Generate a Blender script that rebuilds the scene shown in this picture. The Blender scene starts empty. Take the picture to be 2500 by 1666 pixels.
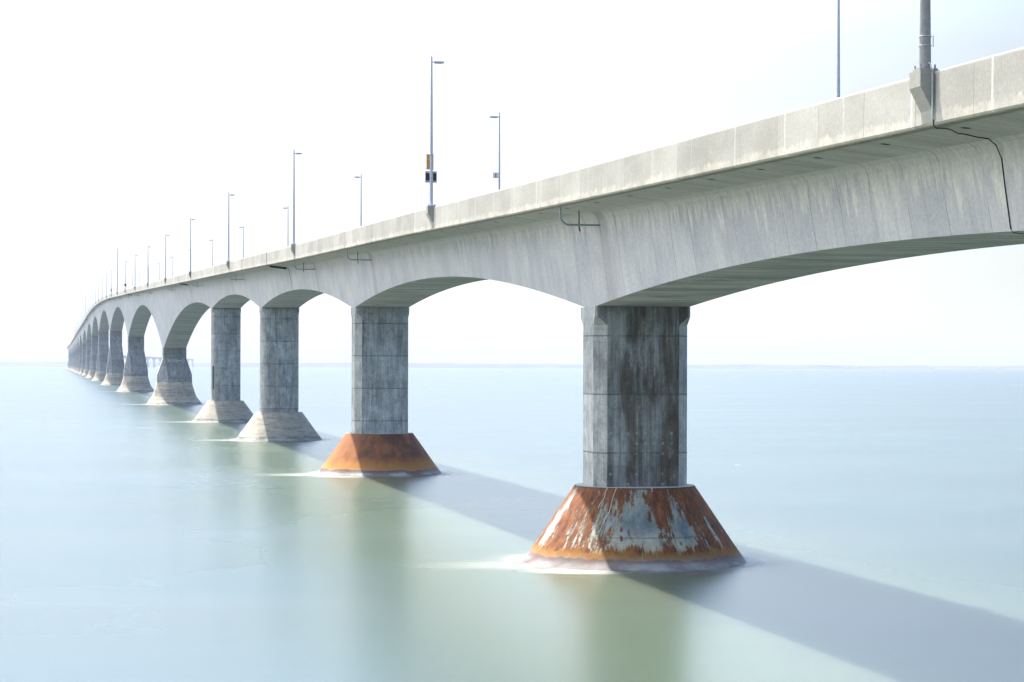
import bpy, math, random
import numpy as np
from mathutils import Vector

random.seed(7)
SC = bpy.context.scene
COL = SC.collection
R2 = 2 * 7.4e6            # twice the effective radius of the earth: the sea falls away as d*d/R2
CAM_H = 10.2

# ------------------------------------------------------------------ node helper
class NT:
    def __init__(self, tree):
        self.t = tree
    def link(self, a, sock):
        if isinstance(a, bpy.types.NodeSocket):
            self.t.links.new(a, sock)
        elif a is not None:
            sock.default_value = a
    def node(self, typ, **props):
        n = self.t.nodes.new(typ)
        for k, v in props.items():
            setattr(n, k, v)
        return n
    def m(self, op, a, b=None, c=None, clamp=False):
        n = self.node('ShaderNodeMath', operation=op, use_clamp=clamp)
        self.link(a, n.inputs[0])
        if b is not None: self.link(b, n.inputs[1])
        if c is not None: self.link(c, n.inputs[2])
        return n.outputs[0]
    def add(self, a, b): return self.m('ADD', a, b)
    def sub(self, a, b): return self.m('SUBTRACT', a, b)
    def mul(self, a, b): return self.m('MULTIPLY', a, b)
    def mx(self, a, b): return self.m('MAXIMUM', a, b)
    def mn(self, a, b): return self.m('MINIMUM', a, b)
    def sstep(self, x, lo, hi, a=0.0, b=1.0):
        n = self.node('ShaderNodeMapRange', interpolation_type='SMOOTHSTEP')
        self.link(x, n.inputs[0]); self.link(lo, n.inputs[1]); self.link(hi, n.inputs[2])
        self.link(a, n.inputs[3]); self.link(b, n.inputs[4])
        return n.outputs[0]
    def lin(self, x, lo, hi, a=0.0, b=1.0):
        n = self.node('ShaderNodeMapRange')
        n.clamp = True
        self.link(x, n.inputs[0]); self.link(lo, n.inputs[1]); self.link(hi, n.inputs[2])
        self.link(a, n.inputs[3]); self.link(b, n.inputs[4])
        return n.outputs[0]
    def mix(self, f, a, b, mode='MIX'):
        n = self.node('ShaderNodeMix', data_type='RGBA', blend_type=mode)
        self.link(f, n.inputs[0])
        for v, s in ((a, n.inputs[6]), (b, n.inputs[7])):
            if isinstance(v, tuple) and len(v) == 3: v = v + (1.0,)
            self.link(v, s)
        return n.outputs[2]
    def grey(self, v):
        n = self.node('ShaderNodeCombineColor')
        for i in range(3): self.link(v, n.inputs[i])
        return n.outputs[0]
    def noise(self, vec, scale=1.0, detail=4.0, rough=0.55, dist=0.0):
        n = self.node('ShaderNodeTexNoise')
        self.link(vec, n.inputs['Vector'])
        n.inputs['Scale'].default_value = scale
        n.inputs['Detail'].default_value = detail
        n.inputs['Roughness'].default_value = rough
        n.inputs['Distortion'].default_value = dist
        return n.outputs['Fac']
    def voro(self, vec, scale=1.0, feature='F1', rnd=1.0):
        n = self.node('ShaderNodeTexVoronoi', feature=feature)
        self.link(vec, n.inputs['Vector'])
        n.inputs['Scale'].default_value = scale
        n.inputs['Randomness'].default_value = rnd
        return n.outputs['Distance']
    def vec(self, x, y, z=0.0):
        n = self.node('ShaderNodeCombineXYZ')
        self.link(x, n.inputs[0]); self.link(y, n.inputs[1]); self.link(z, n.inputs[2])
        return n.outputs[0]
    def scaled(self, v, sx, sy, sz=1.0):
        n = self.node('ShaderNodeVectorMath', operation='MULTIPLY')
        self.link(v, n.inputs[0]); n.inputs[1].default_value = (sx, sy, sz)
        return n.outputs[0]
    def uv(self):
        n = self.node('ShaderNodeUVMap')
        s = self.node('ShaderNodeSeparateXYZ')
        self.t.links.new(n.outputs[0], s.inputs[0])
        return n.outputs[0], s.outputs[0], s.outputs[1]
    def pos(self):
        n = self.node('ShaderNodeNewGeometry')
        s = self.node('ShaderNodeSeparateXYZ')
        self.t.links.new(n.outputs['Position'], s.inputs[0])
        return n.outputs['Position'], s.outputs[0], s.outputs[1], s.outputs[2]
    def seam(self, x, period, width, offset=0.0):
        """1 on a thin line every period metres"""
        f = self.m('FRACT', self.m('DIVIDE', self.add(x, offset), period))
        d = self.mul(self.m('ABSOLUTE', self.sub(f, 0.5)), period)     # distance measured from the middle
        return self.sstep(d, period / 2 - width, period / 2 - width * 0.35)

def new_mat(name):
    mt = bpy.data.materials.new(name)
    mt.use_nodes = True
    t = mt.node_tree
    b = t.nodes['Principled BSDF']
    return mt, NT(t), b

def finish(n, b, col, rough=0.85, bump=None, strength=0.3, dist=0.02, spec=0.3):
    n.link(col, b.inputs['Base Color'])
    n.link(rough, b.inputs['Roughness'])
    b.inputs['Specular IOR Level'].default_value = spec
    if bump is not None:
        k = n.node('ShaderNodeBump')
        k.inputs['Strength'].default_value = strength
        k.inputs['Distance'].default_value = dist
        n.link(bump, k.inputs['Height'])
        n.t.links.new(k.outputs[0], b.inputs['Normal'])

def plain(name, col, rough=0.5, metal=0.0):
    mt, n, b = new_mat(name)
    p, x, y, z = n.pos()
    g = n.noise(p, 9.0, 5.0)
    c = n.mix(n.lin(g, 0.3, 0.7), tuple(v * 0.82 for v in col), tuple(min(1, v * 1.12) for v in col))
    finish(n, b, c, rough)
    b.inputs['Metallic'].default_value = metal
    return mt

# ------------------------------------------------------------------ concrete materials
def mat_girder():
    mt, n, b = new_mat('girder_concrete')
    uv, u, v = n.uv()
    p, X, Y, Z = n.pos()
    broad = n.noise(n.vec(n.mul(u, .11), n.mul(v, .22)), 1, 3)
    pan = n.noise(n.vec(n.m('FLOOR', n.m('DIVIDE', u, 3.05)), n.mul(v, .12), 1.7), 2.3, 1)
    bl2 = n.noise(n.vec(n.mul(u, .45), n.mul(v, .4), 6.0), 1, 5, .62)
    c = n.mix(n.lin(n.add(n.add(n.mul(broad, .4), n.mul(bl2, .35)), n.mul(pan, .25)), .38, .62), (.34, .345, .36), (.475, .465, .455))
    # rain streaks running down the web
    st = n.noise(n.vec(n.mul(u, 2.6), n.mul(v, .13)), 1, 5, .62)
    c = n.mix(n.mul(n.lin(st, .42, .68, 0, .7), n.mul(n.lin(bl2, .35, .62), n.lin(pan, .35, .6, .25, 1.1))), c, (.53, .515, .485))
    st2 = n.noise(n.vec(n.mul(u, 5.5), n.mul(v, .22), 7.0), 1, 4, .6)
    c = n.mix(n.mul(n.lin(st2, .53, .70, 0, .6), n.lin(broad, .4, .62)), c, (.25, .25, .255))
    # lime leached from the haunch: ragged drips, longest in the nearest span
    dn = n.noise(n.vec(n.mul(u, 1.25), n.mul(v, .10), 3.0), 1, 6, .66)
    amp = n.lin(u, 40, 150, 7.6, 4.6)
    reach = n.sub(n.mul(dn, amp), n.lin(u, 40, 150, 2.5, 1.75))
    drip = n.sstep(n.sub(reach, v), -.05, .35)
    fleck = n.noise(n.vec(n.mul(u, 4), n.mul(v, 1.2)), 1, 4)
    drip = n.mul(drip, n.lin(fleck, .35, .6, .3, .95))
    c = n.mix(drip, c, (.58, .55, .495))
    br = None
    for y_p in (110.5, 191.5, 233.0, 318.0, 402.0):
        k_ = n.m('ABSOLUTE', n.sub(n.add(u, n.mul(n.sub(st, .5), 1.6)), y_p * 1.021 - .4))
        q_ = n.sstep(k_, 1.3, .3)
        br = q_ if br is None else n.mx(br, q_)
    c = n.mix(n.mul(br, n.lin(st, .3, .6, .15, .7)), c, (.27, .255, .235))
    # segment joints
    wob = n.mul(n.sub(n.noise(n.vec(n.mul(u, .3), n.mul(v, .4)), 1, 2), .5), .05)
    sm = n.seam(n.add(u, wob), 3.05, .055)
    smn = n.noise(n.vec(n.m('FLOOR', n.m('DIVIDE', u, 3.05)), n.mul(v, .35)), 1, 2)
    c = n.mix(n.mul(sm, n.lin(smn, .42, .62, .05, .75)), c, (.13, .135, .13))
    # grain
    g = n.noise(p, 7, 8, .7)
    c = n.mix(1.0, c, n.grey(n.lin(g, .25, .75, .78, 1.2)), 'MULTIPLY')
    bump = n.add(n.mul(g, .4), n.sub(n.mul(st, .3), n.mul(sm, .8)))
    finish(n, b, c, .9, bump, .35, .02)
    return mt

def mat_overhang():
    mt, n, b = new_mat('overhang_concrete')
    uv, u, v = n.uv()
    p, X, Y, Z = n.pos()
    w = n.noise(n.vec(n.mul(u, .8), n.mul(v, .25)), 1, 5, .6)
    c = n.mix(n.lin(w, .35, .68), (.44, .42, .40), (.58, .55, .515))
    l = n.noise(n.vec(n.mul(u, 3.2), n.mul(v, .3)), 1, 4)
    c = n.mix(n.lin(l, .58, .75, 0, .35), c, (.24, .235, .21))
    sm = n.seam(u, 3.05, .06)
    c = n.mix(n.mul(sm, .5), c, (.12, .11, .09))
    # black weep holes just inside the edge
    fu = n.mul(n.sub(n.m('FRACT', n.m('DIVIDE', u, 6.1)), .5), 6.1)
    dd = n.m('SQRT', n.add(n.m('POWER', n.m('DIVIDE', fu, .16), 2.0), n.m('POWER', n.m('DIVIDE', n.sub(v, .55), .12), 2.0)))
    c = n.mix(n.sstep(dd, 1.4, .8), c, (.012, .012, .012))
    edge = n.sstep(v, .2, .02)
    c = n.mix(n.mul(edge, .55), c, (.16, .12, .06))
    g = n.noise(p, 7, 8, .7)
    c = n.mix(1.0, c, n.grey(n.lin(g, .25, .75, .8, 1.18)), 'MULTIPLY')
    finish(n, b, c, .9, g, .3, .02)
    return mt

def mat_soffit():
    mt, n, b = new_mat('soffit_concrete')
    uv, u, v = n.uv()
    p, X, Y, Z = n.pos()
    w = n.noise(n.vec(n.mul(u, .55), n.mul(v, .10)), 1, 6, .66)
    c = n.mix(n.lin(w, .36, .62), (.38, .365, .37), (.63, .605, .605))
    l = n.noise(n.vec(n.mul(u, 2.4), n.mul(v, .22), 4.0), 1, 5, .65)
    c = n.mix(n.lin(l, .53, .66, 0, .8), c, (.10, .10, .085))
    sm = n.seam(u, 3.05, .07)
    c = n.mix(n.mul(sm, .75), c, (.06, .062, .05))
    ed = n.noise(n.vec(n.mul(u, .9), n.mul(v, .9)), 1, 5)
    c = n.mix(n.lin(ed, .6, .75, 0, .5), c, (.24, .21, .13))
    g = n.noise(p, 6, 8, .7)
    c = n.mix(1.0, c, n.grey(n.lin(g, .25, .75, .8, 1.18)), 'MULTIPLY')
    finish(n, b, c, .85, n.add(g, n.mul(sm, -.7)), .3, .02)
    return mt

def mat_parapet():
    mt, n, b = new_mat('parapet_concrete')
    uv, u, v = n.uv()
    p, X, Y, Z = n.pos()
    broad = n.noise(n.vec(n.mul(u, .25), n.mul(v, .6)), 1, 4)
    c = n.mix(n.lin(broad, .35, .65), (.355, .328, .28), (.435, .405, .35))
    st = n.noise(n.vec(n.mul(u, 6), n.mul(v, .5)), 1, 5, .65)
    c = n.mix(n.lin(st, .5, .72, 0, .5), c, (.34, .335, .315))
    # pale ragged band of lime along the lower edge
    rn = n.add(n.mul(n.noise(n.vec(n.mul(u, 2.9), n.mul(v, 1.1)), 1, 7, .75), .6), n.mul(n.noise(n.vec(n.mul(u, .22), 1.0), 1, 3), .4))
    band = n.sstep(n.add(v, n.mul(n.sub(rn, .5), 1.5)), 1.12, 1.26)
    c = n.mix(n.mul(band, n.lin(n.noise(n.vec(n.mul(u, .8), n.mul(v, 1.5), 5.0), 1, 5, .6), .35, .62, .05, .8)), c, (.60, .54, .44))
    wh = n.seam(n.add(u, n.mul(n.sub(rn, .5), .08)), 5.6, .10, 1.3)
    whn = n.noise(n.vec(n.m('FLOOR', n.m('DIVIDE', n.add(u, 1.3), 5.6)), 3.0), 5.3, 0)
    c = n.mix(n.mul(wh, n.lin(whn, .4, .6, .0, .75)), c, (.68, .655, .585))
    dk = n.seam(u, 4.1, .035)
    dkn = n.noise(n.vec(n.m('FLOOR', n.m('DIVIDE', u, 4.1)), 0.0), 3.7, 0)
    c = n.mix(n.mul(dk, n.lin(dkn, .42, .58, .1, .75)), c, (.17, .165, .15))
    top = n.sstep(n.add(v, n.mul(n.sub(rn, .5), .12)), .10, .03)
    c = n.mix(n.mul(top, .5), c, (.60, .58, .52))
    g = n.noise(p, 9, 8, .72)
    g2 = n.noise(n.vec(n.mul(u, 2), n.mul(v, 2)), 4, 3)
    c = n.mix(1.0, c, n.grey(n.lin(g, .25, .75, .8, 1.18)), 'MULTIPLY')
    pt = n.noise(n.vec(n.m('FLOOR', n.m('DIVIDE', u, 4.1)), 7.0), 2.9, 0)
    c = n.mix(1.0, c, n.grey(n.lin(pt, .3, .7, .88, 1.1)), 'MULTIPLY')
    finish(n, b, c, .9, n.add(g, n.add(n.mul(g2, .5), n.mul(dk, -1.0))), .22, .02)
    return mt

def mat_pier(name, base, dark, brown, amount):
    mt, n, b = new_mat(name)
    uv, u, v = n.uv()
    p, X, Y, Z = n.pos()
    blot = n.noise(n.vec(n.mul(u, .5), n.mul(v, .28)), 1, 5, .6, .4)
    c = n.mix(n.lin(blot, .35, .65), tuple(x * .8 for x in base), tuple(x * 1.12 for x in base))
    s1 = n.noise(n.vec(n.mul(u, 2.3), n.mul(v, .16), 1.0), 1, 6, .64)
    c = n.mix(n.lin(s1, .60 - amount * .22, .70 - amount * .1, 0, .35 + .55 * amount), c, dark)
    s3 = n.noise(n.vec(n.mul(u, .55), n.mul(v, .10), 9.0), 1, 3, .6)
    c = n.mix(n.lin(s3, .50, .60, 0, amount), c, brown)
    s2 = n.noise(n.vec(n.mul(u, 3.4), n.mul(v, .2), 5.0), 1, 6, .66)
    c = n.mix(n.lin(s2, .57, .70, 0, .6), c, tuple(min(1, x * 1.35) for x in base))
    # construction joints measured down from the bearing shelf
    wob = n.mul(n.sub(n.noise(n.vec(n.mul(u, .8), 0.0), 1, 3), .5), .06)
    sm = n.seam(n.add(v, wob), 3.0, .06, 1.5)
    c = n.mix(n.mul(sm, .65), c, tuple(x * .25 for x in base))
    lift = n.noise(n.vec(n.m('FLOOR', n.m('DIVIDE', n.add(v, 1.5), 3.0)), 2.0), 4.1, 0)
    c = n.mix(1.0, c, n.grey(n.lin(lift, .3, .7, .84, 1.14)), 'MULTIPLY')
    mott = n.noise(n.vec(n.mul(u, 1.1), n.mul(v, .9), 4.0), 1, 7, .7, .6)
    c = n.mix(1.0, c, n.grey(n.lin(mott, .36, .64, .72, 1.26)), 'MULTIPLY')
    pat = n.noise(n.vec(n.mul(u, .45), n.mul(v, .5), 12.0), 1, 3, .5, .3)
    crk = n.sstep(n.m('ABSOLUTE', n.sub(pat, .5)), .012, .003)
    c = n.mix(n.mul(crk, .12), c, tuple(x * .3 for x in base))
    plk = n.noise(n.vec(n.mul(u, 10.0), n.mul(v, .3), 2.0), 1, 4, .7)
    c = n.mix(1.0, c, n.grey(n.lin(plk, .34, .66, .76, 1.22)), 'MULTIPLY')
    # pale form-tie plugs
    vo = n.voro(n.vec(n.mul(u, 1.15), n.mul(v, .95)), 1.0, 'F1', .45)
    tie = n.sstep(vo, .14, .07)
    tn = n.noise(n.vec(n.mul(u, .35), n.mul(v, .3), 2.0), 1, 2)
    c = n.mix(n.mul(tie, n.lin(tn, .5, .6, 0, .5)), c, (.36, .36, .345))
    if amount > .9:
        gu = n.mul(n.sub(n.m('FRACT', n.m('DIVIDE', u, .46)), .5), .46); gv = n.mul(n.sub(n.m('FRACT', n.m('DIVIDE', v, .52)), .5), .52)
        dot = n.sstep(n.m('SQRT', n.add(n.mul(gu, gu), n.mul(gv, gv))), .10, .05)
        dn_ = n.noise(n.vec(n.m('FLOOR', n.m('DIVIDE', u, .46)), n.m('FLOOR', n.m('DIVIDE', v, .52)), 3.0), 2.7, 0)
        c = n.mix(n.mul(n.mul(dot, n.sstep(v, 5.6, 6.6)), n.lin(dn_, .42, .58, 0, .6)), c, (.40, .40, .38))
        pale = n.noise(n.vec(n.mul(u, .9), n.mul(v, .28), 21.0), 1, 6, .68)
        c = n.mix(n.lin(pale, .53, .66, 0, .7), c, (.36, .38, .39))
    g = n.noise(p, 8, 9, .72)
    c = n.mix(1.0, c, n.grey(n.lin(g, .25, .75, .72, 1.26)), 'MULTIPLY')
    finish(n, b, c, .88, n.add(g, n.mul(sm, -.8)), .4, .02)
    return mt

def mat_cone_concrete(name, far=False):
    mt, n, b = new_mat(name)
    uv, u, v = n.uv()          # v = height above the water
    p, X, Y, Z = n.pos()
    bl = n.noise(n.vec(n.mul(u, .6), n.mul(v, .9)), 1, 6, .62)
    c = n.mix(n.lin(bl, .35, .65), (.325, .30, .255), (.465, .43, .365))
    sc = n.noise(n.vec(n.mul(u, .35), n.mul(v, 2.6)), 1, 6, .68)
    c = n.mix(n.lin(sc, .50, .62, 0, .8), c, (.23, .215, .19))
    st = n.noise(n.vec(n.mul(u, 2.6), n.mul(v, .4)), 1, 5, .66)
    c = n.mix(n.lin(st, .56, .72, 0, .45), c, (.23, .22, .2))
    rg = n.noise(n.vec(n.mul(u, .55), n.mul(v, .3)), 1, 6, .62)
    wl = n.sstep(n.add(v, n.mul(n.sub(rg, .5), 1.1)), .58, .40)
    c = n.mix(n.mul(wl, .85), c, (.085, .085, .075))
    if far:
        c = n.mix(1.0, c, (1.25, 1.22, 1.18), 'MULTIPLY')
        c = n.mix(n.mul(n.seam(v, 1.55, .08, .1), .6), c, (.14, .13, .12))
        bd = n.sstep(v, 1.85, 1.95); bd2 = n.sstep(v, 3.9, 3.7)
        c = n.mix(n.mul(n.mul(bd, bd2), n.lin(st, .4, .6, .1, .6)), c, (.22, .20, .2))
    g = n.noise(p, 7, 9, .72)
    c = n.mix(1.0, c, n.grey(n.lin(g, .25, .75, .74, 1.24)), 'MULTIPLY')
    finish(n, b, c, .9, n.add(g, sc), .45, .03)
    return mt

def mat_rust_painted():
    """ice cone plated in steel: grey paint flaking off in vertical tongues of rust"""
    mt, n, b = new_mat('flaking_painted_steel')
    uv, u, v = n.uv()          # v = height above the water
    p, X, Y, Z = n.pos()
    pn = n.noise(n.vec(n.mul(u, .9), n.mul(v, .7)), 1, 6, .65)
    paint = n.mix(n.lin(pn, .38, .62), (.13, .175, .195), (.35, .375, .36))
    cr = n.noise(n.vec(n.mul(u, .7), n.mul(v, .9), 5.0), 1, 5, .6)
    low = n.sstep(v, 2.3, 1.1)
    paint = n.mix(n.mul(n.lin(cr, .42, .6), n.mul(low, .8)), paint, (.62, .62, .55))
    rn = n.noise(n.vec(n.mul(u, 2.1), n.mul(v, 1.3)), 1, 6, .7)
    rust = n.mix(n.lin(rn, .3, .55), (.06, .021, .016), (.22, .076, .028))
    rust = n.mix(n.lin(rn, .55, .75), rust, (.44, .19, .07))
    # big rust fields coming from the top rim, tongues, and a ragged skirt along the water
    f1 = n.noise(n.vec(n.mul(u, .62), n.mul(v, .33), 2.2), 1, 7, .66, .5)
    f2 = n.noise(n.vec(n.mul(u, 1.9), n.mul(v, 1.3), 8.0), 1, 9, .76)
    f3 = n.noise(n.vec(n.mul(u, 4.5), n.mul(v, .55), 3.0), 1, 6, .7)
    colm = n.mul(n.sub(n.noise(n.vec(n.mul(u, .75), 4.4, 1.0), 1, 3, .6), .5), .42)
    topw = n.add(n.add(n.sstep(v, 2.6, 3.7, 0.0, .06), colm), n.lin(u, 98.0, 91.0, -.03, .04))
    ff = n.add(n.add(n.add(n.mul(f1, .38), n.mul(f2, .38)), n.mul(f3, .24)), topw)
    m1 = n.sstep(ff, .488, .512)
    t = n.add(n.mul(n.noise(n.vec(n.mul(u, 1.7), n.mul(v, .55), 4.0), 1, 7, .7, .3), .7), n.mul(f2, .3))
    hgt = n.sub(n.mul(t, 3.6), .85)
    m2 = n.sstep(n.sub(hgt, v), -.03, .08)
    sp = n.voro(n.vec(n.add(n.mul(u, 2.6), n.mul(f2, .5)), n.add(n.mul(v, 1.5), n.mul(f3, .6))), 1.0, 'F1', 1.0)
    spn = n.noise(n.vec(n.mul(u, .6), n.mul(v, .5), 6.0), 1, 3)
    m3 = n.mul(n.sstep(n.add(sp, n.mul(n.sub(f2, .5), .5)), .30, .18), n.sstep(spn, .46, .56))
    m = n.mx(m1, n.mx(m2, m3))
    halo = n.mx(n.sstep(ff, .42, .495), n.sstep(n.sub(hgt, v), -.5, .02))
    paint = n.mix(n.mul(halo, .5), paint, (.36, .25, .10))
    c = n.mix(m, paint, rust)
    # dark lip where the paint lifts, plate seams
    lip = n.mul(n.sstep(ff, .476, .489), n.sstep(ff, .516, .497))
    c = n.mix(n.mul(lip, .6), c, (.045, .024, .016))
    pl = n.mx(n.seam(n.add(v, 1.55), 3.1, .05), n.mul(n.seam(u, 4.55, .05), .7))
    c = n.mix(n.mul(pl, .5), c, (.10, .075, .055))
    # ochre then dark wet band at the water
    rg = n.noise(n.vec(n.mul(u, .5), n.mul(v, .2), 1.0), 1, 6, .6)
    vv = n.add(n.add(v, n.mul(n.sub(rg, .5), .8)), n.mul(n.sub(f2, .5), .35))
    c = n.mix(n.mul(n.sstep(n.add(vv, n.mul(n.sub(f2, .5), 1.6)), 1.05, .7), .85), c, n.mix(n.lin(rn, .35, .65), (.36, .17, .03), (.22, .10, .022)))
    wet = n.sstep(vv, .52, .46)
    c = n.mix(wet, c, n.mix(n.lin(rn, .35, .65), (.06, .016, .010), (.13, .035, .014)))
    # chalky scratches
    sc = n.noise(n.vec(n.mul(u, 7), n.mul(v, .5), 3.0), 1, 5, .7)
    c = n.mix(n.mul(n.sstep(sc, .62, .72), .4), c, (.62, .60, .54))
    top = n.sstep(v, 3.84, 3.93)
    c = n.mix(top, c, (.10, .045, .03))
    g = n.noise(p, 12, 8, .72)
    c = n.mix(1.0, c, n.grey(n.lin(g, .25, .75, .72, 1.28)), 'MULTIPLY')
    ro = n.mix(wet, n.grey(n.lin(m, 0, 1, .55, .9)), (.6, .6, .6))
    finish(n, b, c, ro, n.add(n.mul(m, .8), n.mul(g, .6)), .5, .03, .35)
    return mt

def mat_rust_full():
    mt, n, b = new_mat('rusted_steel')
    uv, u, v = n.uv()
    p, X, Y, Z = n.pos()
    rn = n.noise(n.vec(n.mul(u, 1.3), n.mul(v, .8)), 1, 7, .68)
    st = n.noise(n.vec(n.mul(u, 2.6), n.mul(v, .3), 2.0), 1, 6, .68)
    c = n.mix(n.lin(rn, .3, .7), (.26, .085, .035), (.42, .17, .065))
    c = n.mix(n.lin(st, .55, .72, 0, .7), c, (.115, .038, .02))
    c = n.mix(n.lin(st, .45, .3, 0, .5), c, (.42, .19, .08))
    rg = n.noise(n.vec(n.mul(u, .6), n.mul(v, .2), 1.0), 1, 6, .6)
    vv = n.add(v, n.mul(n.sub(rg, .5), .7))
    c = n.mix(n.sstep(n.add(vv, n.mul(n.sub(st, .5), 1.3)), 1.75, .6, 0, .85), c, (.43, .20, .045))
    pat = n.mul(n.lin(n.noise(n.vec(n.mul(u, .35), n.mul(v, .35), 7.0), 1, 7, .72), .38, .56, .1, .85), n.mul(n.sstep(u, 174.0, 168.0), n.sstep(vv, .9, 2.0)))
    c = n.mix(pat, c, (.085, .042, .036))
    wet = n.sstep(vv, .56, .50)
    c = n.mix(wet, c, (.10, .022, .012))
    g = n.noise(p, 9, 8, .72)
    c = n.mix(1.0, c, n.grey(n.lin(g, .25, .75, .72, 1.28)), 'MULTIPLY')
    finish(n, b, c, n.mix(wet, (.85, .85, .85), (.6, .6, .6)), g, .5, .03)
    return mt

def mat_ledge():
    return plain('pale_ledge_concrete', (.5, .49, .46), .85)

M = {}
M['girder'] = mat_girder()
M['overhang'] = mat_overhang()
M['soffit'] = mat_soffit()
M['parapet'] = mat_parapet()
M['pier_side'] = mat_pier('pier_side_concrete', (.42, .42, .405), (.22, .225, .22), (.30, .30, .28), .15)
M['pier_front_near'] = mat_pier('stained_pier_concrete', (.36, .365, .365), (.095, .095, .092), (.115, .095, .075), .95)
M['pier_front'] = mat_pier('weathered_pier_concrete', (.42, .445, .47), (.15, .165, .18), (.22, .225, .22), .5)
M['pier_main'] = mat_pier('main_pier_concrete', (.29, .305, .325), (.13, .14, .15), (.2, .205, .205), .4)
M['cone'] = mat_cone_concrete('cone_concrete')
M['shield'] = mat_cone_concrete('ice_shield_concrete', True)
M['rust_paint'] = mat_rust_painted()
M['rust'] = mat_rust_full()
M['ledge'] = mat_ledge()
M['asphalt'] = plain('asphalt', (.05, .05, .05), .9)
M['galv'] = plain('galvanised_steel', (.56, .57, .63), .6, .1)
M['pole_near'] = plain('weathered_steel_pole', (.33, .32, .30), .7)
M['cable'] = plain('black_cable_rubber', (.012, .012, .012), .5)
M['white_wire'] = plain('pale_conduit', (.62, .62, .60), .5)
M['pipe'] = plain('galvanised_pipe', (.30, .36, .38), .45, .3)
M['dark'] = plain('dark_joint_gap', (.02, .021, .021), .9)
M['orange'] = plain('orange_sign_face', (.75, .33, .06), .5)
M['navy'] = plain('dark_panel', (.02, .03, .05), .35)
M['white'] = plain('white_sign_face', (.88, .88, .88), .5)
M['chalk'] = plain('pale_spray_paint', (.50, .52, .53), .8)

# ------------------------------------------------------------------ the line of the bridge
def hermite(xs, ys):
    xs = np.array(xs, float); ys = np.array(ys, float)
    d = np.diff(ys) / np.diff(xs)
    t = np.empty_like(ys)
    t[0], t[-1] = d[0], d[-1]
    for i in range(1, len(xs) - 1):
        w0, w1 = xs[i + 1] - xs[i], xs[i] - xs[i - 1]
        t[i] = (d[i - 1] * w0 + d[i] * w1) / (w0 + w1)
    def f(x):
        x = float(x)
        i = int(np.clip(np.searchsorted(xs, x) - 1, 0, len(xs) - 2))
        if x < xs[0]: return ys[0] + (x - xs[0]) * t[0]
        if x > xs[-1]: return ys[-1] + (x - xs[-1]) * t[-1]
        h = xs[i + 1] - xs[i]; s = (x - xs[i]) / h
        return ((2*s**3 - 3*s**2 + 1) * ys[i] + (s**3 - 2*s**2 + s) * h * t[i]
                + (-2*s**3 + 3*s**2) * ys[i + 1] + (s**3 - s**2) * h * t[i + 1])
    return f

PX = hermite([-150, 24, 115, 206, 297, 388, 550, 794, 1039, 1284, 1774, 2264, 3300, 4500, 5500, 7000, 8000, 9000, 10400],
             [60.6, 25.2, 6.39, -12.3, -31.25, -50.2, -83.98, -135.0, -186.1, -237.1, -338.5, -440.2, -653, -899,
              -1083, -1260, -1335, -1400, -1480])
ZT = hermite([-150, 20, 56, 80, 115, 154, 232, 285, 403, 580, 843, 1000, 1167, 1330, 1467, 1800, 2019, 2350, 3300, 4500, 7000, 10400],
             [13.6, 17.45, 18.27, 18.82, 19.63, 20.68, 22.5, 23.84, 26.7, 31.0, 37.1, 40.6, 43.3, 44.7, 45.2, 44.3, 43.3, 42.2, 41.2, 40.5, 36.5, 31.8])

def frame(y):
    dx = (PX(y + .5) - PX(y - .5))
    k = math.hypot(1, dx)
    return PX(y), (dx / k, 1 / k), (1 / k, -dx / k)     # x, along, right

def P(y, o, z, a=0.0):
    x, al, rt = frame(y)
    return Vector((x + o * rt[0] + a * al[0], y + o * rt[1] + a * al[1], z))

FLAT = 1600.0
def sea(x, y): return -max(0.0, x * x + y * y - FLAT * FLAT) / R2

PIERS = [24.0, 115.0, 206.1, 297.2, 388.3]
yy = 550.0
while yy < 10300:
    PIERS.append(yy)
    yy += 245.0 if yy < 4400 else 247.5
FIRST_MAIN = 5

def depth(y):
    """depth of the girder's underside below the parapet's top"""
    if y < PIERS[4]:
        k = np.searchsorted(PIERS, y)
        y1 = PIERS[k]; y0 = PIERS[k - 1] if k > 0 else y1 - 91
        t = (y - y0) / (y1 - y0)
        return 4.35 + 2.2 * (1 - 2 * t) ** 2
    if y < PIERS[5]:
        u = (PIERS[5] - y) * 1.021
        if u < 125: return 5.3 + 11.4 * (1 - u / 125) ** 2
        return 5.3 + 1.25 * ((u - 125) / 40.4) ** 2
    u = min(abs(y - q) for q in PIERS[5:]) * 1.021
    return 5.3 + 11.4 * (1 - min(u, 125) / 125) ** 2

def half_bottom(y):
    if y < PIERS[4]: return 2.48
    if y < PIERS[5]: return 2.48 + .3 * (y - PIERS[4]) / (PIERS[5] - PIERS[4])
    return 2.78

def half_top(y):
    if y < PIERS[4]: return 2.90 + .22 * (depth(y) - 4.35) / 2.2
    k = min(1.0, (y - PIERS[4]) / (PIERS[5] - PIERS[4]))
    return 3.12 + .48 * k

# ------------------------------------------------------------------ mesh helpers
def make(name, verts, faces, mats, midx=None, uvs=None, parent=None, smooth=False):
    me = bpy.data.meshes.new(name)
    me.from_pydata([tuple(v) for v in verts], [], faces)
    for mt in mats: me.materials.append(mt)
    if midx is not None:
        me.polygons.foreach_set('material_index', midx)
    if uvs is not None:
        l = me.uv_layers.new(name='UVMap')
        l.data.foreach_set('uv', [c for f in uvs for p in f for c in p])
    if smooth:
        me.polygons.foreach_set('use_smooth', [True] * len(me.polygons))
    me.update()
    ob = bpy.data.objects.new(name, me)
    COL.objects.link(ob)
    if parent is not None: ob.parent = parent
    return ob

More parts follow.
